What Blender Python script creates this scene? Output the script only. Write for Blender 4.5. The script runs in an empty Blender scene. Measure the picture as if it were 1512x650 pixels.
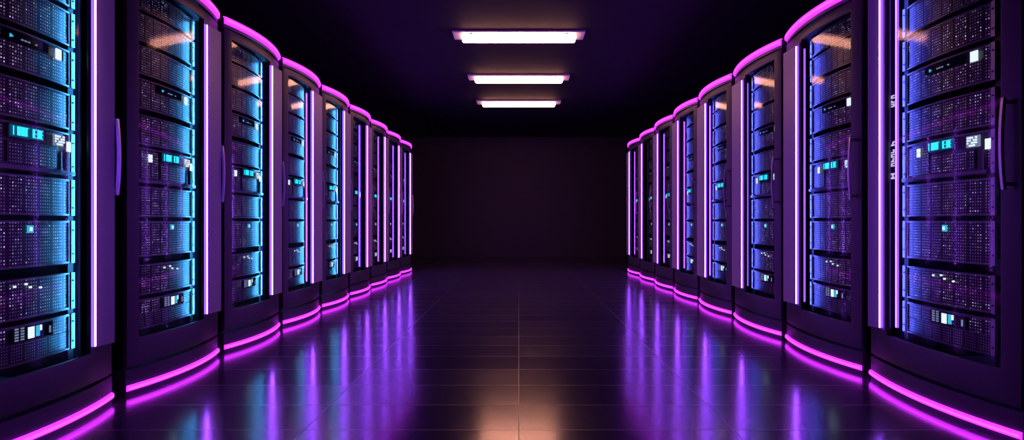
import bpy, bmesh, math, random
from mathutils import Vector
random.seed(7)
C = bpy.context.scene.collection

# ------------------------------------------------------------------ camera frame
F, CX, CY = 860.0, 766.0, 328.0          # focal length in px of the 1512 px frame, vanishing point
X0 = 1.833                               # half width of the aisle at the cabinet joints
CAM_Z = 0.815

# ------------------------------------------------------------------ materials
def mat_base(name):
    m = bpy.data.materials.new(name); m.use_nodes = True
    nt = m.node_tree
    return m, nt, nt.nodes['Principled BSDF'], nt.nodes['Material Output']

def pbr(name, col, rough=.5, metal=0.0, spec=.5, noise=0.0, nscale=30.0):
    m, nt, b, o = mat_base(name)
    b.inputs['Base Color'].default_value = (*col, 1)
    b.inputs['Roughness'].default_value = rough
    b.inputs['Metallic'].default_value = metal
    b.inputs['Specular IOR Level'].default_value = spec
    if noise:
        tc = nt.nodes.new('ShaderNodeTexCoord'); n = nt.nodes.new('ShaderNodeTexNoise')
        n.inputs['Scale'].default_value = nscale; n.inputs['Detail'].default_value = 4
        mr = nt.nodes.new('ShaderNodeMapRange')
        mr.inputs['To Min'].default_value = rough - noise; mr.inputs['To Max'].default_value = rough + noise
        nt.links.new(tc.outputs['Object'], n.inputs['Vector'])
        nt.links.new(n.outputs['Fac'], mr.inputs['Value'])
        nt.links.new(mr.outputs['Result'], b.inputs['Roughness'])
    return m

def emit(name, col, strength, sample=True):
    m = bpy.data.materials.new(name); m.use_nodes = True
    nt = m.node_tree; nt.nodes.clear()
    e = nt.nodes.new('ShaderNodeEmission'); o = nt.nodes.new('ShaderNodeOutputMaterial')
    e.inputs['Color'].default_value = (*col, 1); e.inputs['Strength'].default_value = strength
    nt.links.new(e.outputs[0], o.inputs['Surface'])
    m.cycles.emission_sampling = 'FRONT' if sample else 'NONE'
    return m

def mnode(nt, op, a, b=None, c=None):
    n = nt.nodes.new('ShaderNodeMath'); n.operation = op
    for i, v in enumerate((a, b, c)):
        if v is None: continue
        if isinstance(v, (int, float)): n.inputs[i].default_value = v
        else: nt.links.new(v, n.inputs[i])
    return n.outputs[0]

def perforated(name, px=.0118, py=.0128, gain=1.0):
    """dark pressed steel with a grid of bright pins and tiny activity lights"""
    m, nt, b, o = mat_base(name)
    uv = nt.nodes.new('ShaderNodeUVMap'); sp = nt.nodes.new('ShaderNodeSeparateXYZ')
    nt.links.new(uv.outputs[0], sp.inputs[0])
    oi = nt.nodes.new('ShaderNodeObjectInfo')
    U = mnode(nt, 'DIVIDE', sp.outputs[0], px); V = mnode(nt, 'DIVIDE', sp.outputs[1], py)
    fu = mnode(nt, 'FRACT', U); fv = mnode(nt, 'FRACT', V)
    iu = mnode(nt, 'FLOOR', U); iv = mnode(nt, 'FLOOR', V)
    du = mnode(nt, 'SUBTRACT', fu, .5); dv = mnode(nt, 'SUBTRACT', fv, .5)
    d2 = mnode(nt, 'ADD', mnode(nt, 'MULTIPLY', du, du), mnode(nt, 'MULTIPLY', dv, dv))
    dot = mnode(nt, 'LESS_THAN', d2, .055)
    # drive-bay grooves: every sixth column is blank
    bay = mnode(nt, 'GREATER_THAN', mnode(nt, 'FLOORED_MODULO', iu, 6.0), .5)
    dot = mnode(nt, 'MULTIPLY', dot, bay)
    cv = nt.nodes.new('ShaderNodeCombineXYZ')
    nt.links.new(iu, cv.inputs[0]); nt.links.new(iv, cv.inputs[1])
    nt.links.new(mnode(nt, 'MULTIPLY', oi.outputs['Random'], 97.0), cv.inputs[2])
    wn = nt.nodes.new('ShaderNodeTexWhiteNoise'); wn.noise_dimensions = '3D'
    nt.links.new(cv.outputs[0], wn.inputs['Vector'])
    r = wn.outputs['Value']
    # patches where more of the lights are on
    cv2 = nt.nodes.new('ShaderNodeCombineXYZ')
    nt.links.new(sp.outputs[0], cv2.inputs[0]); nt.links.new(sp.outputs[1], cv2.inputs[1])
    nt.links.new(mnode(nt, 'MULTIPLY', oi.outputs['Random'], 31.0), cv2.inputs[2])
    nz = nt.nodes.new('ShaderNodeTexNoise'); nz.inputs['Scale'].default_value = 9.0
    nt.links.new(cv2.outputs[0], nz.inputs['Vector'])
    patch = nt.nodes.new('ShaderNodeMapRange')
    patch.inputs['From Min'].default_value = .38; patch.inputs['From Max'].default_value = .62
    patch.inputs['To Min'].default_value = .25; patch.inputs['To Max'].default_value = 1.0
    nt.links.new(nz.outputs['Fac'], patch.inputs['Value'])
    r3 = mnode(nt, 'POWER', r, 4.0)
    em = mnode(nt, 'MULTIPLY', mnode(nt, 'MULTIPLY', r3, patch.outputs[0]), dot)
    mix = nt.nodes.new('ShaderNodeMix'); mix.data_type = 'RGBA'
    mix.inputs['A'].default_value = (.013, .012, .016, 1); mix.inputs['B'].default_value = (.40, .40, .46, 1)
    nt.links.new(dot, mix.inputs['Factor'])
    nt.links.new(mix.outputs['Result'], b.inputs['Base Color'])
    hue = nt.nodes.new('ShaderNodeMix'); hue.data_type = 'RGBA'
    hue.inputs['A'].default_value = (.30, .22, 1.0, 1); hue.inputs['B'].default_value = (.75, .70, 1.0, 1)
    nt.links.new(wn.outputs['Color'], hue.inputs['Factor'])
    nt.links.new(hue.outputs['Result'], b.inputs['Emission Color'])
    nt.links.new(mnode(nt, 'MULTIPLY', em, gain), b.inputs['Emission Strength'])
    b.inputs['Roughness'].default_value = .38; b.inputs['Metallic'].default_value = .25
    m.cycles.emission_sampling = 'NONE'
    return m

def glass(name):
    m = bpy.data.materials.new(name); m.use_nodes = True
    nt = m.node_tree; nt.nodes.clear()
    o = nt.nodes.new('ShaderNodeOutputMaterial'); mx = nt.nodes.new('ShaderNodeMixShader')
    t = nt.nodes.new('ShaderNodeBsdfTransparent'); g = nt.nodes.new('ShaderNodeBsdfGlossy')
    fr = nt.nodes.new('ShaderNodeFresnel'); fr.inputs['IOR'].default_value = 1.27
    t.inputs['Color'].default_value = (.97, .97, .98, 1)
    g.inputs['Roughness'].default_value = .055; g.inputs['Color'].default_value = (.9, .9, .9, 1)
    geo = nt.nodes.new('ShaderNodeNewGeometry')
    # only outer faces reflect: a back-face is the same pane seen from inside
    f = mnode(nt, 'MULTIPLY', fr.outputs[0], mnode(nt, 'SUBTRACT', 1.0, geo.outputs['Backfacing']))
    nt.links.new(f, mx.inputs[0]); nt.links.new(t.outputs[0], mx.inputs[1]); nt.links.new(g.outputs[0], mx.inputs[2])
    nt.links.new(mx.outputs[0], o.inputs['Surface'])
    return m

def floor_material():
    m, nt, b, o = mat_base('polished_floor_tiles')
    tc = nt.nodes.new('ShaderNodeTexCoord'); sp = nt.nodes.new('ShaderNodeSeparateXYZ')
    nt.links.new(tc.outputs['Object'], sp.inputs[0])
    TX, TY = .84, .312
    U = mnode(nt, 'DIVIDE', sp.outputs[0], TX); V = mnode(nt, 'DIVIDE', mnode(nt, 'SUBTRACT', sp.outputs[1], 2.283), TY)
    fu = mnode(nt, 'FRACT', U); fv = mnode(nt, 'FRACT', V)
    eu = mnode(nt, 'MULTIPLY', mnode(nt, 'MINIMUM', fu, mnode(nt, 'SUBTRACT', 1.0, fu)), TX)
    ev = mnode(nt, 'MULTIPLY', mnode(nt, 'MINIMUM', fv, mnode(nt, 'SUBTRACT', 1.0, fv)), TY)
    seam = mnode(nt, 'LESS_THAN', mnode(nt, 'MINIMUM', eu, ev), .0022)
    cv = nt.nodes.new('ShaderNodeCombineXYZ')
    nt.links.new(mnode(nt, 'FLOOR', U), cv.inputs[0]); nt.links.new(mnode(nt, 'FLOOR', V), cv.inputs[1])
    wn = nt.nodes.new('ShaderNodeTexWhiteNoise'); nt.links.new(cv.outputs[0], wn.inputs['Vector'])
    nz = nt.nodes.new('ShaderNodeTexNoise'); nz.inputs['Scale'].default_value = 3.0; nz.inputs['Detail'].default_value = 5
    nt.links.new(tc.outputs['Object'], nz.inputs['Vector'])
    rg = mnode(nt, 'ADD', FLOOR_ROUGH - .03, mnode(nt, 'ADD', mnode(nt, 'MULTIPLY', wn.outputs['Value'], .035), mnode(nt, 'MULTIPLY', nz.outputs['Fac'], .03)))
    rg = mnode(nt, 'ADD', rg, mnode(nt, 'MULTIPLY', seam, .16))
    nt.links.new(rg, b.inputs['Roughness'])
    mix = nt.nodes.new('ShaderNodeMix'); mix.data_type = 'RGBA'
    mix.inputs['A'].default_value = (*FLOOR_COL, 1); mix.inputs['B'].default_value = (.036, .032, .043, 1)
    nt.links.new(seam, mix.inputs['Factor']); nt.links.new(mix.outputs['Result'], b.inputs['Base Color'])
    b.inputs['IOR'].default_value = 3.5
    bump = nt.nodes.new('ShaderNodeBump'); bump.inputs['Strength'].default_value = .10; bump.inputs['Distance'].default_value = .002
    nt.links.new(mnode(nt, 'SUBTRACT', 1.0, seam), bump.inputs['Height'])
    nt.links.new(bump.outputs[0], b.inputs['Normal'])
    return m

FLOOR_ROUGH = .165
FLOOR_COL = (.055, .052, .080)
M = {
    'frame':   pbr('brushed_black_door_frame', (.10, .098, .118), .42, .3, noise=.05, nscale=14),
    'body':    pbr('black_powder_coat', (.022, .020, .026), .42, .3, noise=.06),
    'inner':   pbr('matt_black_interior', (.010, .010, .012), .6),
    'steel':   pbr('dark_server_steel', (.05, .05, .058), .36, .5, noise=.05),
    'ear':     pbr('grey_anodised_ear', (.42, .43, .46), .35, .4),
    'bezel':   pbr('graphite_bezel', (.16, .16, .18), .33, .45),
    'rail':    pbr('black_rack_post', (.02, .02, .024), .5, .4),
    'reflector':    pbr('satin_grey_added_reflector', (.55, .54, .60), .45, .1),
    'handle':  pbr('satin_chrome_handle', (.75, .70, .80), .38, .75),
    'panel':   perforated('perforated_server_front', gain=1.2),
    'panel_fine': perforated('finely_perforated_server_front', .0102, .0115, gain=.7),
    'panel_dim': perforated('unlit_perforated_server_front', .0102, .0115, gain=.15),
    'glass':   glass('clear_door_glass'),
    'screen':  pbr('dark_display_glass', (.004, .012, .02), .12),
    'cyan':    emit('cyan_readout', (.03, .66, 1.0), 1.5, False),
    'cyan_dim': emit('dim_cyan_backlight', (.0, .16, .30), .42, False),
    'white':   emit('white_status_panel', (.72, .84, 1.0), 1.25, False),
    'white_dim': emit('soft_white_status_panel', (.50, .62, 1.0), .35, False),
    'teal':    emit('teal_indicator', (.05, .55, .85), .9, False),
    'neon':    emit('magenta_neon_tube', (.62, .018, 1.0), 3.6, False),
    'neon_core': emit('bright_magenta_neon_core', (.66, .036, 1.0), 4.4),
    'strip':   emit('violet_strip_halo', (.17, .052, 1.0), 3.0, False),  # violet flanks imitate the halo around the bright core
    'strip_core': emit('pale_violet_strip_core', (.31, .060, 1.0), 46.0),
    'strip_pink': emit('pink_violet_strip_core', (.32, .045, 1.0), 20.0),
    'cyan_lamp': emit('cyan_blue_interior_lamp', (.06, .40, 1.0), 62.0),
    'blue_lamp': emit('blue_violet_interior_lamp', (.09, .11, 1.0), 42.0),
    'lamp_tube': emit('warm_lamp_tube', (1.0, .40, .27), 14.0),
    'lamp_body': pbr('white_enamel_lamp_body', (.62, .60, .66), .45),
    'letter':  emit('glowing_white_lettering', (.72, .66, 1.0), .75, False),  # emission added so the white marks read bright in the dark
    'floor':   floor_material(),
    'ceiling': pbr('dark_ceiling_paint', (.007, .007, .016), .75, 0.0, .3, noise=.05, nscale=3),
    'wall':    pbr('dark_wall_paint', (.052, .046, .056), .55, noise=.06, nscale=2),
}

# ------------------------------------------------------------------ mesh helpers
class MB:
    def __init__(self): self.v, self.f, self.m, self.uv, self.mats = [], [], [], {}, []
    def mi(self, k):
        if k not in self.mats: self.mats.append(k)
        return self.mats.index(k)
    def add(self, vs, fs, k, uvs=None):
        o = len(self.v); self.v += [tuple(p) for p in vs]; mi = self.mi(k)
        for f in fs:
            if uvs:
                self.uv[len(self.f)] = [uvs[i] for i in f]
            self.f.append([i + o for i in f]); self.m.append(mi)
    def box(self, x0, x1, y0, y1, z0, z1, k):
        vs = [(x, y, z) for z in (z0, z1) for y in (y0, y1) for x in (x0, x1)]
        self.add(vs, [(0,2,3,1),(4,5,7,6),(0,1,5,4),(2,6,7,3),(0,4,6,2),(1,3,7,5)], k)
    def prism(self, poly, z0, z1, k):
        n = len(poly)
        vs = [(x, y, z0) for x, y in poly] + [(x, y, z1) for x, y in poly]
        self.add(vs, [list(range(n))[::-1], list(range(n, 2*n))] + [(i, (i+1) % n, n+(i+1) % n, n+i) for i in range(n)], k)
    def ring(self, sections, k, ks=None, closed=False):
        """sections: list of point loops joined in turn; ks = material per loop edge"""
        n = len(sections[0]); vs = [p for s in sections for p in s]; fs = []; mk = []
        for i in range(len(sections) - 1):
            for j in range(n):
                fs.append((i*n+j, i*n+(j+1) % n, (i+1)*n+(j+1) % n, (i+1)*n+j)); mk.append(ks[j] if ks else k)
        fs.append(tuple(range(n))[::-1]); mk.append(k)
        L = len(sections) - 1; fs.append(tuple(L*n+j for j in range(n))); mk.append(k)
        o = len(self.v); self.v += [tuple(p) for p in vs]
        for f, kk in zip(fs, mk): self.f.append([i+o for i in f]); self.m.append(self.mi(kk))
    def build(self, name, parent=None, smooth=False, bevel=0.0):
        me = bpy.data.meshes.new(name)
        bm = bmesh.new(); uvl = bm.loops.layers.uv.new('UVMap') if self.uv else None
        bv = [bm.verts.new(p) for p in self.v]
        for i, f in enumerate(self.f):
            try: fc = bm.faces.new([bv[j] for j in f])
            except ValueError: continue
            fc.material_index = self.m[i]
            if uvl and i in self.uv:
                for lp, t in zip(fc.loops, self.uv[i]): lp[uvl].uv = t
        bmesh.ops.recalc_face_normals(bm, faces=bm.faces)
        if bevel:
            es = [e for e in bm.edges if len(e.link_faces) == 2 and e.calc_face_angle(0) > .6]
            bmesh.ops.bevel(bm, geom=es, offset=bevel, segments=2, profile=.6, affect='EDGES', clamp_overlap=True)
        if smooth:
            for f in bm.faces: f.smooth = True
            for e in bm.edges:
                if len(e.link_faces) == 2 and e.calc_face_angle(0) > .6: e.smooth = False
        bm.to_mesh(me); bm.free()
        for k in self.mats: me.materials.append(M[k])
        o = bpy.data.objects.new(name, me); C.objects.link(o)
        if parent: o.parent = parent
        return o

def slab(mb, P, us, zs, vf, th, k, hole=None, uv=False):
    """curved slab over a (u, z) grid, front at v = vf(u), thickness th; hole = (u0, u1, z0, z1)"""
    nu, nz = len(us), len(zs)
    idx = lambda i, j, b: (b*nz + j)*nu + i
    vs = [P(u, vf(u) - (th if b else 0), z) for b in (0, 1) for z in zs for u in us]
    uvs = [(u, z) for b in (0, 1) for z in zs for u in us]
    def solid(i, j):
        if not (0 <= i < nu-1 and 0 <= j < nz-1): return False
        if hole:
            cu, cz = (us[i]+us[i+1])/2, (zs[j]+zs[j+1])/2
            if hole[0] < cu < hole[1] and hole[2] < cz < hole[3]: return False
        return True
    fs = []
    for j in range(nz-1):
        for i in range(nu-1):
            if not solid(i, j): continue
            fs.append((idx(i,j,0), idx(i+1,j,0), idx(i+1,j+1,0), idx(i,j+1,0)))
            fs.append((idx(i,j,1), idx(i,j+1,1), idx(i+1,j+1,1), idx(i+1,j,1)))
            if not solid(i-1, j): fs.append((idx(i,j,0), idx(i,j+1,0), idx(i,j+1,1), idx(i,j,1)))
            if not solid(i+1, j): fs.append((idx(i+1,j,0), idx(i+1,j,1), idx(i+1,j+1,1), idx(i+1,j+1,0)))
            if not solid(i, j-1): fs.append((idx(i,j,0), idx(i,j,1), idx(i+1,j,1), idx(i+1,j,0)))
            if not solid(i, j+1): fs.append((idx(i,j+1,0), idx(i+1,j+1,0), idx(i+1,j+1,1), idx(i,j+1,1)))
    used = sorted({q for f in fs for q in f}); rm = {q: n for n, q in enumerate(used)}
    mb.add([vs[q] for q in used], [[rm[q] for q in f] for f in fs], k, [uvs[q] for q in used] if uv else None)

def lin(a, b, n): return [a + (b-a)*i/(n-1) for i in range(n)]
def merge_us(*ls):
    out = []
    for u in sorted(x for l in ls for x in l):
        if not out or u - out[-1] > 1e-4: out.append(u)
    return out

def tag(o, label, cat, group=None, kind=None):
    if label: o['label'] = label
    if cat: o['category'] = cat
    if group: o['group'] = group
    if kind: o['kind'] = kind
    return o
def empty(name, loc):
    o = bpy.data.objects.new(name, None); C.objects.link(o); o.location = loc; o.empty_display_size = .1
    return o

# ------------------------------------------------------------------ room
CEIL = CAM_Z + 1.97
BACK, SIDE, NEAR = 13.5, 3.15, -3.0
def struct(name, args, k):
    mb = MB(); mb.box(*args, k); o = mb.build(name); o['kind'] = 'structure'; return o
struct('floor', (-SIDE-.2, SIDE+.2, NEAR-.2, BACK+.2, -.1, 0), 'floor')
struct('ceiling', (-SIDE-.2, SIDE+.2, NEAR-.2, BACK+.2, CEIL, CEIL+.1), 'ceiling')
struct('wall_back', (-SIDE, SIDE, BACK, BACK+.2, 0, CEIL), 'wall')
struct('wall_left', (-SIDE-.2, -SIDE, NEAR, BACK+.2, 0, CEIL), 'wall')
struct('wall_right', (SIDE, SIDE+.2, NEAR, BACK+.2, 0, CEIL), 'wall')
struct('wall_front', (-SIDE, SIDE, NEAR-.2, NEAR, 0, CEIL), 'wall')

# ------------------------------------------------------------------ servers
SW = .56                                  # width over the ears
SLOTS = [(.275,.425),(.445,.600),(.640,.820),(.842,.995),(1.012,1.190),(1.207,1.357),(1.387,1.540),(1.561,1.705),(1.728,1.868),(1.886,2.000)]
KINDS = ['split','dots','square','plain','readout','plain','bar','plain','fine','plain']
def sv(y):                                # bow of a server front, y from the middle
    return .028 * (1 - (y/(SW/2))**2)
def PS(u, v, z): return (v, u, z)
def seg_glyphs(mb, y0, y1, z0, z1, n, gaps, k, seed):
    """a row of blurry block characters"""
    rnd = random.Random(seed); cw = (y1-y0)/n
    for i in range(n):
        if i in gaps: continue
        a, b = y0 + cw*i + cw*.08, y0 + cw*(i+1) - cw*.14
        s = .0016*1.7
        xs = lambda y: sv(y) + .0105
        bars = [(a, a+s, z0, z1), (b-s, b, z0, z1), (a, b, z0, z0+s), (a, b, z1-s, z1), (a, b, (z0+z1)/2-s/2, (z0+z1)/2+s/2),
                ((a+b)/2-s/2, (a+b)/2+s/2, z0, z1)]
        for q, (p0, p1, q0, q1) in enumerate(bars):
            if rnd.random() < .72: mb.box(xs((a+b)/2)-.003, xs((a+b)/2), p0, p1, q0, q1, k)

def face_plate(mb, y0, y1, z0, z1, out, k, th=.004, n=5):
    slab(mb, PS, lin(y0, y1, n), [z0, z1], lambda y: sv(y)+out, th, k, uv=(k.startswith('panel')))

def server_meshes(kind, h):
    """(name, MB, level) list: chassis first, then its parts; level 2 belongs to the part before it"""
    E = .020; hw = SW/2 - E
    out = []
    ch = MB(); ys = lin(-hw, hw, 9)
    ch.prism([(-.60, -hw)] + [(sv(y)-.012, y) for y in ys] + [(-.60, hw)], 0, h, 'steel')
    out.append(('rack_server', ch, 0))
    bz = MB(); b = .010
    zc = h*.53 if kind == 'split' else None
    us = merge_us(lin(-hw, hw, 11), [-hw+b, hw-b])
    if kind == 'split':
        slab(bz, PS, us, [0, .006, zc-.003, zc+.003, h-b, h], lambda y: sv(y), .014, 'bezel', (-hw+b, hw-b, .006, h-b))
    else:
        slab(bz, PS, us, [0, b*.7, h-b*.7, h], lambda y: sv(y), .014, 'bezel', (-hw+b, hw-b, b*.7, h-b*.7))
    out.append(('bezel', bz, 1))
    pn = MB(); A, B = -hw+b, hw-b; Z0, Z1 = b*.7, h-b*.7
    a = lambda t: -SW/2 + t               # distance from the ear edge
    pk = 'panel_fine' if kind == 'fine' else 'panel'
    dk = MB()
    if kind == 'readout':
        face_plate(pn, A, a(.20), Z0+.02, Z1-.012, -.006, pk)
        face_plate(pn, a(.215), a(.46), Z0+.02, h*.60, -.006, pk, n=9)
        face_plate(pn, a(.515), B, Z0+.02, h*.60, -.006, pk)
    elif kind == 'bar':
        face_plate(pn, A, B, Z0, h*.66, -.006, pk, n=11)
        face_plate(pn, A, a(.18), h*.66, Z1, -.006, pk)
        face_plate(pn, a(.50), B, h*.66, Z1, -.006, pk)
    elif kind == 'split':
        face_plate(pn, A, a(.215), zc, Z1, -.006, pk); face_plate(pn, a(.43), B, zc, Z1, -.006, pk)
        face_plate(pn, A, B, Z0, zc-.004, -.006, 'panel_dim', n=11)
    else:
        face_plate(pn, A, B, Z0, Z1, -.006, pk, n=11)
    out.append(('perforated_panel', pn, 1))
    for s in (-1, 1):
        er = MB(); y0, y1 = sorted((s*hw, s*SW/2)); er.box(-.006, .008, y0, y1, 0, h, 'ear')
        for zz in (h*.22, h*.78): er.box(.007, .011, (y0+y1)/2-.003, (y0+y1)/2+.003, zz-.003, zz+.003, 'rail')
        out.append(('ear', er, 1))
    if kind == 'readout':
        d = MB(); face_plate(d, a(.208), a(.375), h*.66, h*.97, .004, 'screen', .008)
        face_plate(d, a(.214), a(.369), h*.69, h*.945, .0055, 'cyan_dim', .003); out.append(('display', d, 1))
        for q0, q1, n, sd in ((.222, .292, 4, 5), (.309, .362, 3, 8)):
            g = MB(); seg_glyphs(g, a(q0), a(q1), h*.72, h*.91, n, (), 'cyan', sd); out.append(('readout', g, 2))
        w = MB(); face_plate(w, a(.43), a(.49), h*.65, h*.92, .003, 'white_dim', .006)
        for i in range(5):
            for j in range(4):
                if (i*3 + j*5) % 4: w.box(sv(a(.45))+.002, sv(a(.45))+.0065, a(.434+i*.011), a(.441+i*.011), h*(.67+j*.06), h*(.71+j*.06), 'white')
        out.append(('status_panel', w, 1))
        w2 = MB(); face_plate(w2, a(.515), a(.538), h*.56, h*.80, .004, 'white', .006); out.append(('status_light', w2, 1))
        lg = MB(); 
        for i, j in ((0,0),(0,1),(1,0),(1,1)):
            face_plate(lg, a(.120+i*.013), a(.1315+i*.013), h*(.62+j*.115), h*(.725+j*.115), .002, 'white', .004, 2)
        out.append(('badge', lg, 1))
        tr = MB(); slab(tr, PS, lin(-hw, hw, 11), [.001, .016], lambda y: sv(y)+.022, .024, 'bezel'); out.append(('pull_tray', tr, 1))
        br = MB(); br.box(sv(a(.52))-.004, sv(a(.52))+.008, a(.508), a(.513), .016, h*.56, 'bezel'); out.append(('bracket', br, 1))
    if kind == 'bar':
        d = MB(); face_plate(d, a(.185), a(.40), h*.70, h*.93, .001, 'screen', .006); out.append(('display', d, 1))
        g = MB(); y = a(.225); x = sv(y)
        g.add([(x+.004, y-.007, h*.75), (x+.004, y+.007, h*.79), (x+.004, y-.007, h*.84), (x, y-.007, h*.75), (x, y+.007, h*.79), (x, y-.007, h*.84)],
              [(0,1,2),(5,4,3),(0,3,4,1),(1,4,5,2),(2,5,3,0)], 'teal')
        out.append(('readout', g, 2))
        for t in (.27, .285, .30, .335):
            g = MB(); g.box(sv(a(t)), sv(a(t))+.004, a(t)-.004, a(t)+.004, h*.76, h*.76+.005, 'white_dim'); out.append(('indicator_light', g, 2))
        w = MB(); face_plate(w, a(.447), a(.478), h*.64, h*.92, .002, 'white', .006, 3); out.append(('status_light', w, 1))
    if kind == 'square':
        w = MB(); face_plate(w, a(.298), a(.322), h*.74, h*.90, .002, 'teal', .006, 2); face_plate(w, a(.304), a(.315), h*.78, h*.86, .0035, 'white', .004, 2)
        out.append(('status_light', w, 1))
    if kind == 'dots':
        for t, zz in ((.24,.80),(.29,.83),(.31,.74),(.36,.70)):
            w = MB(); w.box(sv(a(t))-.004, sv(a(t))+.003, a(t)-.0035, a(t)+.0035, h*zz, h*zz+.007, 'white'); out.append(('indicator_light', w, 1))
    if kind == 'split':
        d = MB(); face_plate(d, a(.222), a(.425), zc+.006, Z1-.002, .001, 'screen', .006)
        out.append(('display', d, 1))
        g = MB(); zt = Z1-.008
        for i in range(7):
            for j in range(5):
                if (i*5+j*3) % 3: g.box(sv(a(.26))+.000, sv(a(.26))+.004, a(.230+i*.0085), a(.2345+i*.0085), zc+.012+j*.0105, zc+.018+j*.0105, 'white_dim')
        out.append(('readout', g, 2))
        for t0, t1, q0, q1, k in ((.297,.325,.012,0,'white'), (.335,.352,.014,0,'teal'), (.354,.363,.034,0,'white'), (.405,.412,.016,.012,'white_dim')):
            g = MB(); face_plate(g, a(t0), a(t1), zc+q0, zt-q1, .0035, k, .003, 2); out.append(('screen_tile', g, 2))
    return out

proto, proto_far = {}, {}
def copy_tree(o, parent=None):
    c = o.copy(); C.objects.link(c); c.parent = parent
    for ch in list(o.children): copy_tree(ch, c)
    return c
def get_server(slot, far):
    """first use returns the built one, later uses a copy with copies of its parts"""
    kind = KINDS[slot]; h = SLOTS[slot][1] - SLOTS[slot][0]; key = slot
    store = proto_far if far else proto
    if key in store: return copy_tree(store[key])
    lst = server_meshes(kind, h)
    if far:
        big = MB()
        for n, mb, lv in lst:
            off = len(big.v); big.v += mb.v
            for i, f in enumerate(mb.f):
                if i in mb.uv: big.uv[len(big.f)] = mb.uv[i]
                elif True: big.uv.setdefault(len(big.f), [(0, 0)]*len(f))
                big.f.append([q+off for q in f]); big.m.append(big.mi(mb.mats[mb.m[i]]))
        root = big.build('rack_server')
    else:
        root = lst[0][1].build('rack_server'); last = root
        for n, mb, lv in lst[1:]:
            o = mb.build(n, root if lv == 1 else last, smooth=(n in ('bezel',)))
            if lv == 1: last = o
    store[key] = root
    return root

ORD = ['', 'second', 'third', 'fourth', 'fifth', 'sixth', 'seventh', 'eighth', 'ninth', 'tenth']
SERVER_LOOK = {'split': 'lowest server, with a small lit screen, in', 'dots': 'server with four pinpoint lights in',
               'square': 'server with one small square light in', 'readout': 'server with a glowing cyan readout in'}

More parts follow.
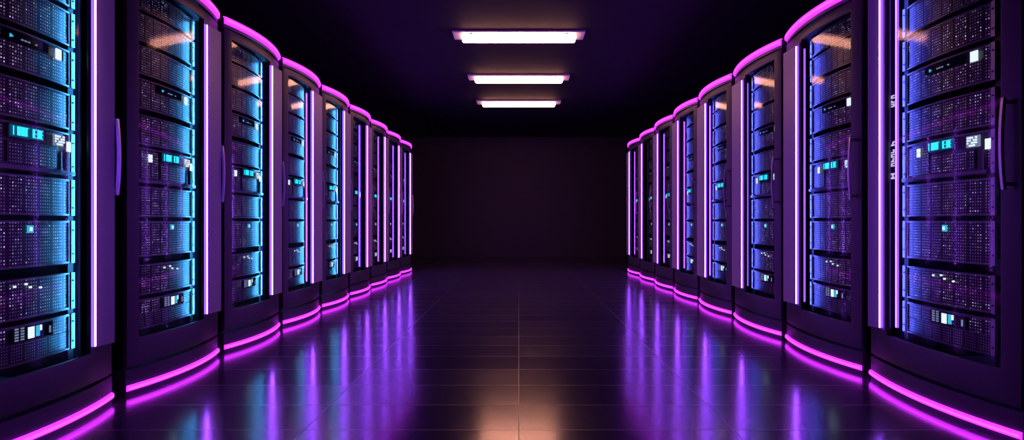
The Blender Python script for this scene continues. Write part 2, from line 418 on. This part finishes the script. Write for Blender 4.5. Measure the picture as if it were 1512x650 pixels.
# ------------------------------------------------------------------ cabinets
S_OUT, S_DOOR = .062, .050
DEPTH = 1.0
GAP = .072
def cabinet(row, idx, yc, W, strip_px, inner_px, srv_u1, lamp):
    s = 1 if row == 'cyan' else -1
    far = idx >= 4
    vo = lambda u: S_OUT*(1 - (2*u/W-1)**2)
    vd = lambda u: S_DOOR*(1 - (2*u/W-1)**2) + .002
    P = lambda u, v, z: (s*v, u - W/2, z)
    y0 = yc - W/2
    def solve(px, vf):                      # u of a vertical seen at column px on the surface v = vf(u)
        d = abs(CX - px); u = .7*W
        for _ in range(40): u = F*(X0 - vf(u))/d - y0
        return u
    us_strip = max(.60*W, min(.87*W, solve(strip_px, vd)))
    place = 'frontmost' if idx == 0 else ORD[idx] + ' from the front'
    root = tag(empty('server_cabinet', (-s*X0, yc, 0)),
               f'tall black bow-fronted glass-door server cabinet, {place} in the {row}-lit row', 'server cabinet',
               f'server cabinets of the {row}-lit row')
    NU = 17
    # plinth and top cap: full plan outline with the bowed front
    def plan(inset): return [P(0, -DEPTH, 0)[:2]] + [P(u, vo(u)-inset, 0)[:2] for u in lin(0, W, NU)] + [P(W, -DEPTH, 0)[:2]]
    mb = MB(); mb.prism(plan(.0), 0, .122, 'frame'); mb.build('plinth', root, True)
    mb = MB(); mb.prism(plan(.0), 2.030, 2.088, 'frame'); mb.build('top_cap', root, True)
    # carcass: sides and back as one bent sheet
    t = .018; vfr = -.0155
    poly = [(0,vfr),(0,-DEPTH),(W,-DEPTH),(W,vfr),(W-t,vfr),(W-t,-DEPTH+t),(t,-DEPTH+t),(t,vfr)]
    mb = MB(); mb.prism([P(u, v, 0)[:2] for u, v in poly], .122, 2.030, 'body'); mb.build('carcass', root)
    # neon bands along the foot and the crown
    for name, z0, z1, pr in (('base_neon', .020, .050, .012), ('crown_neon', 2.050, 2.096, .014)):
        mb = MB(); secs = []
        zm = (z0+z1)/2; q = (z1-z0)*.18
        for u in lin(.004, W-.004, 25):
            v = vo(u)
            secs.append([P(u, v-.006, z0), P(u, v+pr*.8, z0+.004), P(u, v+pr, zm-q), P(u, v+pr, zm+q), P(u, v+pr*.8, z1-.004), P(u, v-.006, z1)])
        mb.ring(secs, 'neon', ['neon','neon','neon_core','neon','neon','neon']); mb.build(name, root, True)
    # door
    zb, zt = .262, 1.970
    u_open0 = .070 if s > 0 else .080
    u_open1 = us_strip - (.014 if s > 0 else .052)
    mb = MB()
    slab(mb, P, merge_us(lin(.004, W-.004, NU), [u_open0, u_open1]), [.134, zb, zt, 2.022], vd, .018, 'frame', (u_open0, u_open1, zb, zt))
    door = mb.build('door', root, True, .003)
    mb = MB(); slab(mb, P, lin(u_open0-.006, u_open1+.045, 25), [zb-.012, zt+.012], lambda u: .002+.015*(1-(2*u/W-1)**2), .005, 'glass')
    mb.build('door_glass', door, True)
    # vertical light strip on the far stile
    def strip(u, v, w, h, core, name, par, z0, z1):
        mb = MB()
        sec = lambda z: [P(u-w, v-.003, z), P(u-w*.9, v+h*.7, z), P(u-w*.42, v+h, z), P(u+w*.42, v+h, z), P(u+w*.9, v+h*.7, z), P(u+w, v-.003, z)]
        mb.ring([sec(z0), sec(z1)], 'strip', ['strip','strip',core,'strip','strip','strip']); return mb.build(name, par)
    strip(us_strip, vd(us_strip), .0115 + .0018*idx, .011, 'strip_core', 'light_strip', door, .290, 1.942)  # farther strips are widened to imitate bloom
    # added concave reflectors beside the strip, shaped to brighten the stile
    def reflector(ua, ub, rise, n=9):
        mb = MB(); secs = []
        top = [(ua+(ub-ua)*i/(n-1), rise*(i/(n-1))**1.6) for i in range(n)]
        sec = lambda z: [P(u, vd(u)+.0015+q, z) for u, q in top] + [P(ub+.004*(1 if ub > ua else -1), vd(ub)+.0005, z), P(ub, vd(ub)-.003, z), P(ua, vd(ua)-.003, z)]
        mb.ring([sec(.282), sec(1.955)], 'reflector'); mb.build('added_reflector', door, True)
    wst = .0115 + .0018*idx
    reflector(us_strip+wst, W-.045, .030)
    if s < 0: reflector(us_strip-wst, u_open1+.006, .008, 5)
    # handle: the cabinet's right-hand edge
    hu = W-.030 if s > 0 else .034
    mb = MB(); hv = vd(hu)
    secs = []
    for z in lin(.935, 1.275, 15):
        b = .030 + .010*(1 - ((z-1.105)/.17)**2)
        secs.append([P(hu-.009, hv+b, z), P(hu-.006, hv+b+.010, z), P(hu+.006, hv+b+.010, z), P(hu+.009, hv+b, z)])
    mb.ring(secs, 'handle')
    for z in (.948, 1.250): mb.box(*sorted((s*(hv-.004), s*(hv+.036))), hu-.006-W/2, hu+.006-W/2, z, z+.014, 'handle')
    ho = mb.build('handle', door, True); ho['label'] = 'satin chrome bow handle'
    if row == 'violet' and idx == 0:        # white marks running up beside the glass
        vg = lambda u: .002+.015*(1-(2*u/W-1)**2)
        mb = MB(); ul = min(solve(1318.5, vg), u_open1-.012); rnd = random.Random(3)
        def stroke(z0, z1, a0, a1):
            v = vg(ul)
            mb.box(*sorted((s*(v-.001), s*(v+.0025))), ul+a0-W/2, ul+a1-W/2, z0, z1, 'letter')
        for zs, ze, n in ((1.375, 1.436, 3), (1.185, 1.213, 1), (1.085, 1.172, 4), (1.024, 1.060, 1)):
            st = (ze-zs)/n
            for i in range(n):
                z = zs + st*i
                stroke(z, z+st*.26, -.012, .012)
                stroke(z+st*.26, z+st*.55, *rnd.choice(((-.012, -.005), (.005, .012), (-.004, .004))))
                if rnd.random() < .7: stroke(z+st*.55, z+st*.80, -.012, rnd.choice((.012, 0)))
        mb.build('lettering', door)
    # second strip inside, against the far post
    if inner_px:
        ui = min(max(solve(inner_px, lambda u: -.016), .5*W), W-.05)
        st = strip(ui, -.016, .008, .007, 'strip_pink', 'inner_light_strip', root, .300, 1.935)
        mb = MB(); mb.box(*sorted((s*-.018, s*-.027)), ui-.010-W/2, ui+.010-W/2, .122, 2.030, 'rail'); mb.build('light_post', root)
    # rack posts that carry the servers
    su1 = srv_u1; su0 = su1 - SW
    for k, (p0, p1) in enumerate(((su0-.012, su0+.0185), (su1-.0185, su1+.012))):
        mb = MB(); mb.box(*sorted((s*-.088, s*-.125)), p0-W/2, p1-W/2, .122, 2.030, 'rail'); mb.build('rack_post', root)
    if lamp:
        ul = su1 + .042; mb = MB(); v = -.046
        pts = [(math.cos(a)*.006, math.sin(a)*.006) for a in [i*math.pi/4 for i in range(8)]]
        mb.ring([[P(ul+a, v+b, z) for a, b in pts] for z in (.26, 2.0)], 'cyan_lamp' if s > 0 else 'blue_lamp'); mb.build('interior_lamp', root, True)
        sh = [(su1-.010, -.0365), (ul+.020, -.0365), (ul+.020, -.066), (ul+.017, -.066), (ul+.017, -.0395), (su1-.010, -.0395)]
        mb = MB(); mb.prism([P(a, b, 0)[:2] for a, b in sh], .122, 2.030, 'rail'); mb.build('added_lamp_shield', root)  # added plate that keeps the lamp out of view and its light on the servers
    # servers
    cab = 'the frontmost cabinet' if idx == 0 else f'the {ORD[idx]} cabinet from the front'
    for i, (z0, z1) in enumerate(SLOTS):
        if idx == 0 and i == 9: continue    # above the frame
        sv_o = get_server(i, far)
        u_mid = (su0+su1)/2
        sv_o.location = (-s*X0 + s*(-.080), yc + u_mid - W/2, z0)
        sv_o.rotation_euler = (0, 0, 0 if s > 0 else math.pi)
        if KINDS[i] in SERVER_LOOK: lab = f'{SERVER_LOOK[KINDS[i]]} {cab}, {row}-lit row'
        else: lab = f'{ORD[i]} server from the bottom in {cab}, {row}-lit row'
        if idx == 0: lab = 'black ' + lab
        tag(sv_o, lab, 'server', f'rack servers in {cab} of the {row}-lit row')

PL, PR = .9017, .9537
L_STRIP = [137, 303, 400, 459, 502.5, 533, 557, 578.5, 597]
L_INNER = [None, None, None, 452, None, 523, 549, 573, 592.5]
R_STRIP = [1302, 1178, 1097, 1043, 1005, 975, 953.5, 932]
R_INNER = [1325, 1188, 1104, 1049, 1011, 981, None, 938.5]
for i in range(9):
    a = 2.680 + PL*(i-1)
    cabinet('cyan', i, a + PL/2 - (.02 if i == 0 else 0), PL-GAP, L_STRIP[i], L_INNER[i], .705, i < 5)
for i in range(8):
    a = 3.068 + PR*(i-1)
    e = .035 if i == 0 else 0             # the front one reaches a little further forward
    cabinet('violet', i, a + PR/2 - e/2, PR-GAP+e, R_STRIP[i], R_INNER[i], .775 if i == 0 else .705, i < 5)

# ------------------------------------------------------------------ ceiling lights
LAB = ['largest and highest in view of the three warm twin-tube ceiling lights',
       'middle one of the three warm twin-tube ceiling lights in a line',
       'smallest and lowest in view of the three ceiling lights, towards the back wall']
for (py, lab) in zip((57, 118.5, 154.5), LAB):
    Y = F*(CEIL-.05-CAM_Z)/(CY-py)
    r = tag(empty('ceiling_light', (0, Y, CEIL)), lab, 'ceiling light', 'twin-tube ceiling lights over the aisle')
    mb = MB(); mb.box(-.685, .685, -.135, .135, -.022, 0, 'lamp_body'); mb.build('base_plate', r, False, .006)
    for dy in (-.052, .052):
        mb = MB(); R = .027; n = 14; secs = []
        prof = [(-.570 - R*math.cos(a), max(R*math.sin(a), .002)) for a in lin(0, math.pi/2, 6)] + [(.570 + R*math.sin(a), max(R*math.cos(a), .002)) for a in lin(0, math.pi/2, 6)]
        for x, rad in prof:
            secs.append([(x, dy + rad*math.cos(2*math.pi*j/n), -.052 + rad*math.sin(2*math.pi*j/n)) for j in range(n)])
        mb.ring(secs, 'lamp_tube'); mb.build('lamp_tube', r, True)
    for sx in (-1, 1):
        mb = MB(); mb.box(*sorted((sx*.48, sx*.51)), -.082, .082, -.030, -.020, 'lamp_body')
        mb.build('tube_holder', r)

# ------------------------------------------------------------------ world, camera, view
w = bpy.data.worlds.new('dark_room'); bpy.context.scene.world = w; w.use_nodes = True
w.node_tree.nodes['Background'].inputs['Color'].default_value = (.004, .004, .006, 1)
w.node_tree.nodes['Background'].inputs['Strength'].default_value = 1.0
cam = bpy.data.cameras.new('camera'); co = bpy.data.objects.new('camera', cam); C.objects.link(co)
co.location = (0, 0, CAM_Z); co.rotation_euler = (math.pi/2, 0, 0)
cam.sensor_fit = 'HORIZONTAL'; cam.sensor_width = 36; cam.lens = 36*F/1512
cam.shift_x = -(CX-756)/1512; cam.shift_y = (CY-325)/1512
cam.clip_start = .01; cam.clip_end = 60
sc = bpy.context.scene; sc.camera = co
sc.view_settings.view_transform = 'Standard'; sc.view_settings.look = 'None'
sc.view_settings.exposure = 0.0; sc.view_settings.gamma = 1.0; sc.view_settings.use_curve_mapping = False
sc.cycles.use_denoising = True; sc.cycles.use_adaptive_sampling = False
sc.cycles.sampling_pattern = 'TABULATED_SOBOL'; sc.cycles.use_light_tree = False
sc.cycles.max_bounces = 8; sc.cycles.transparent_max_bounces = 12
sc.cycles.sample_clamp_indirect = 15.0
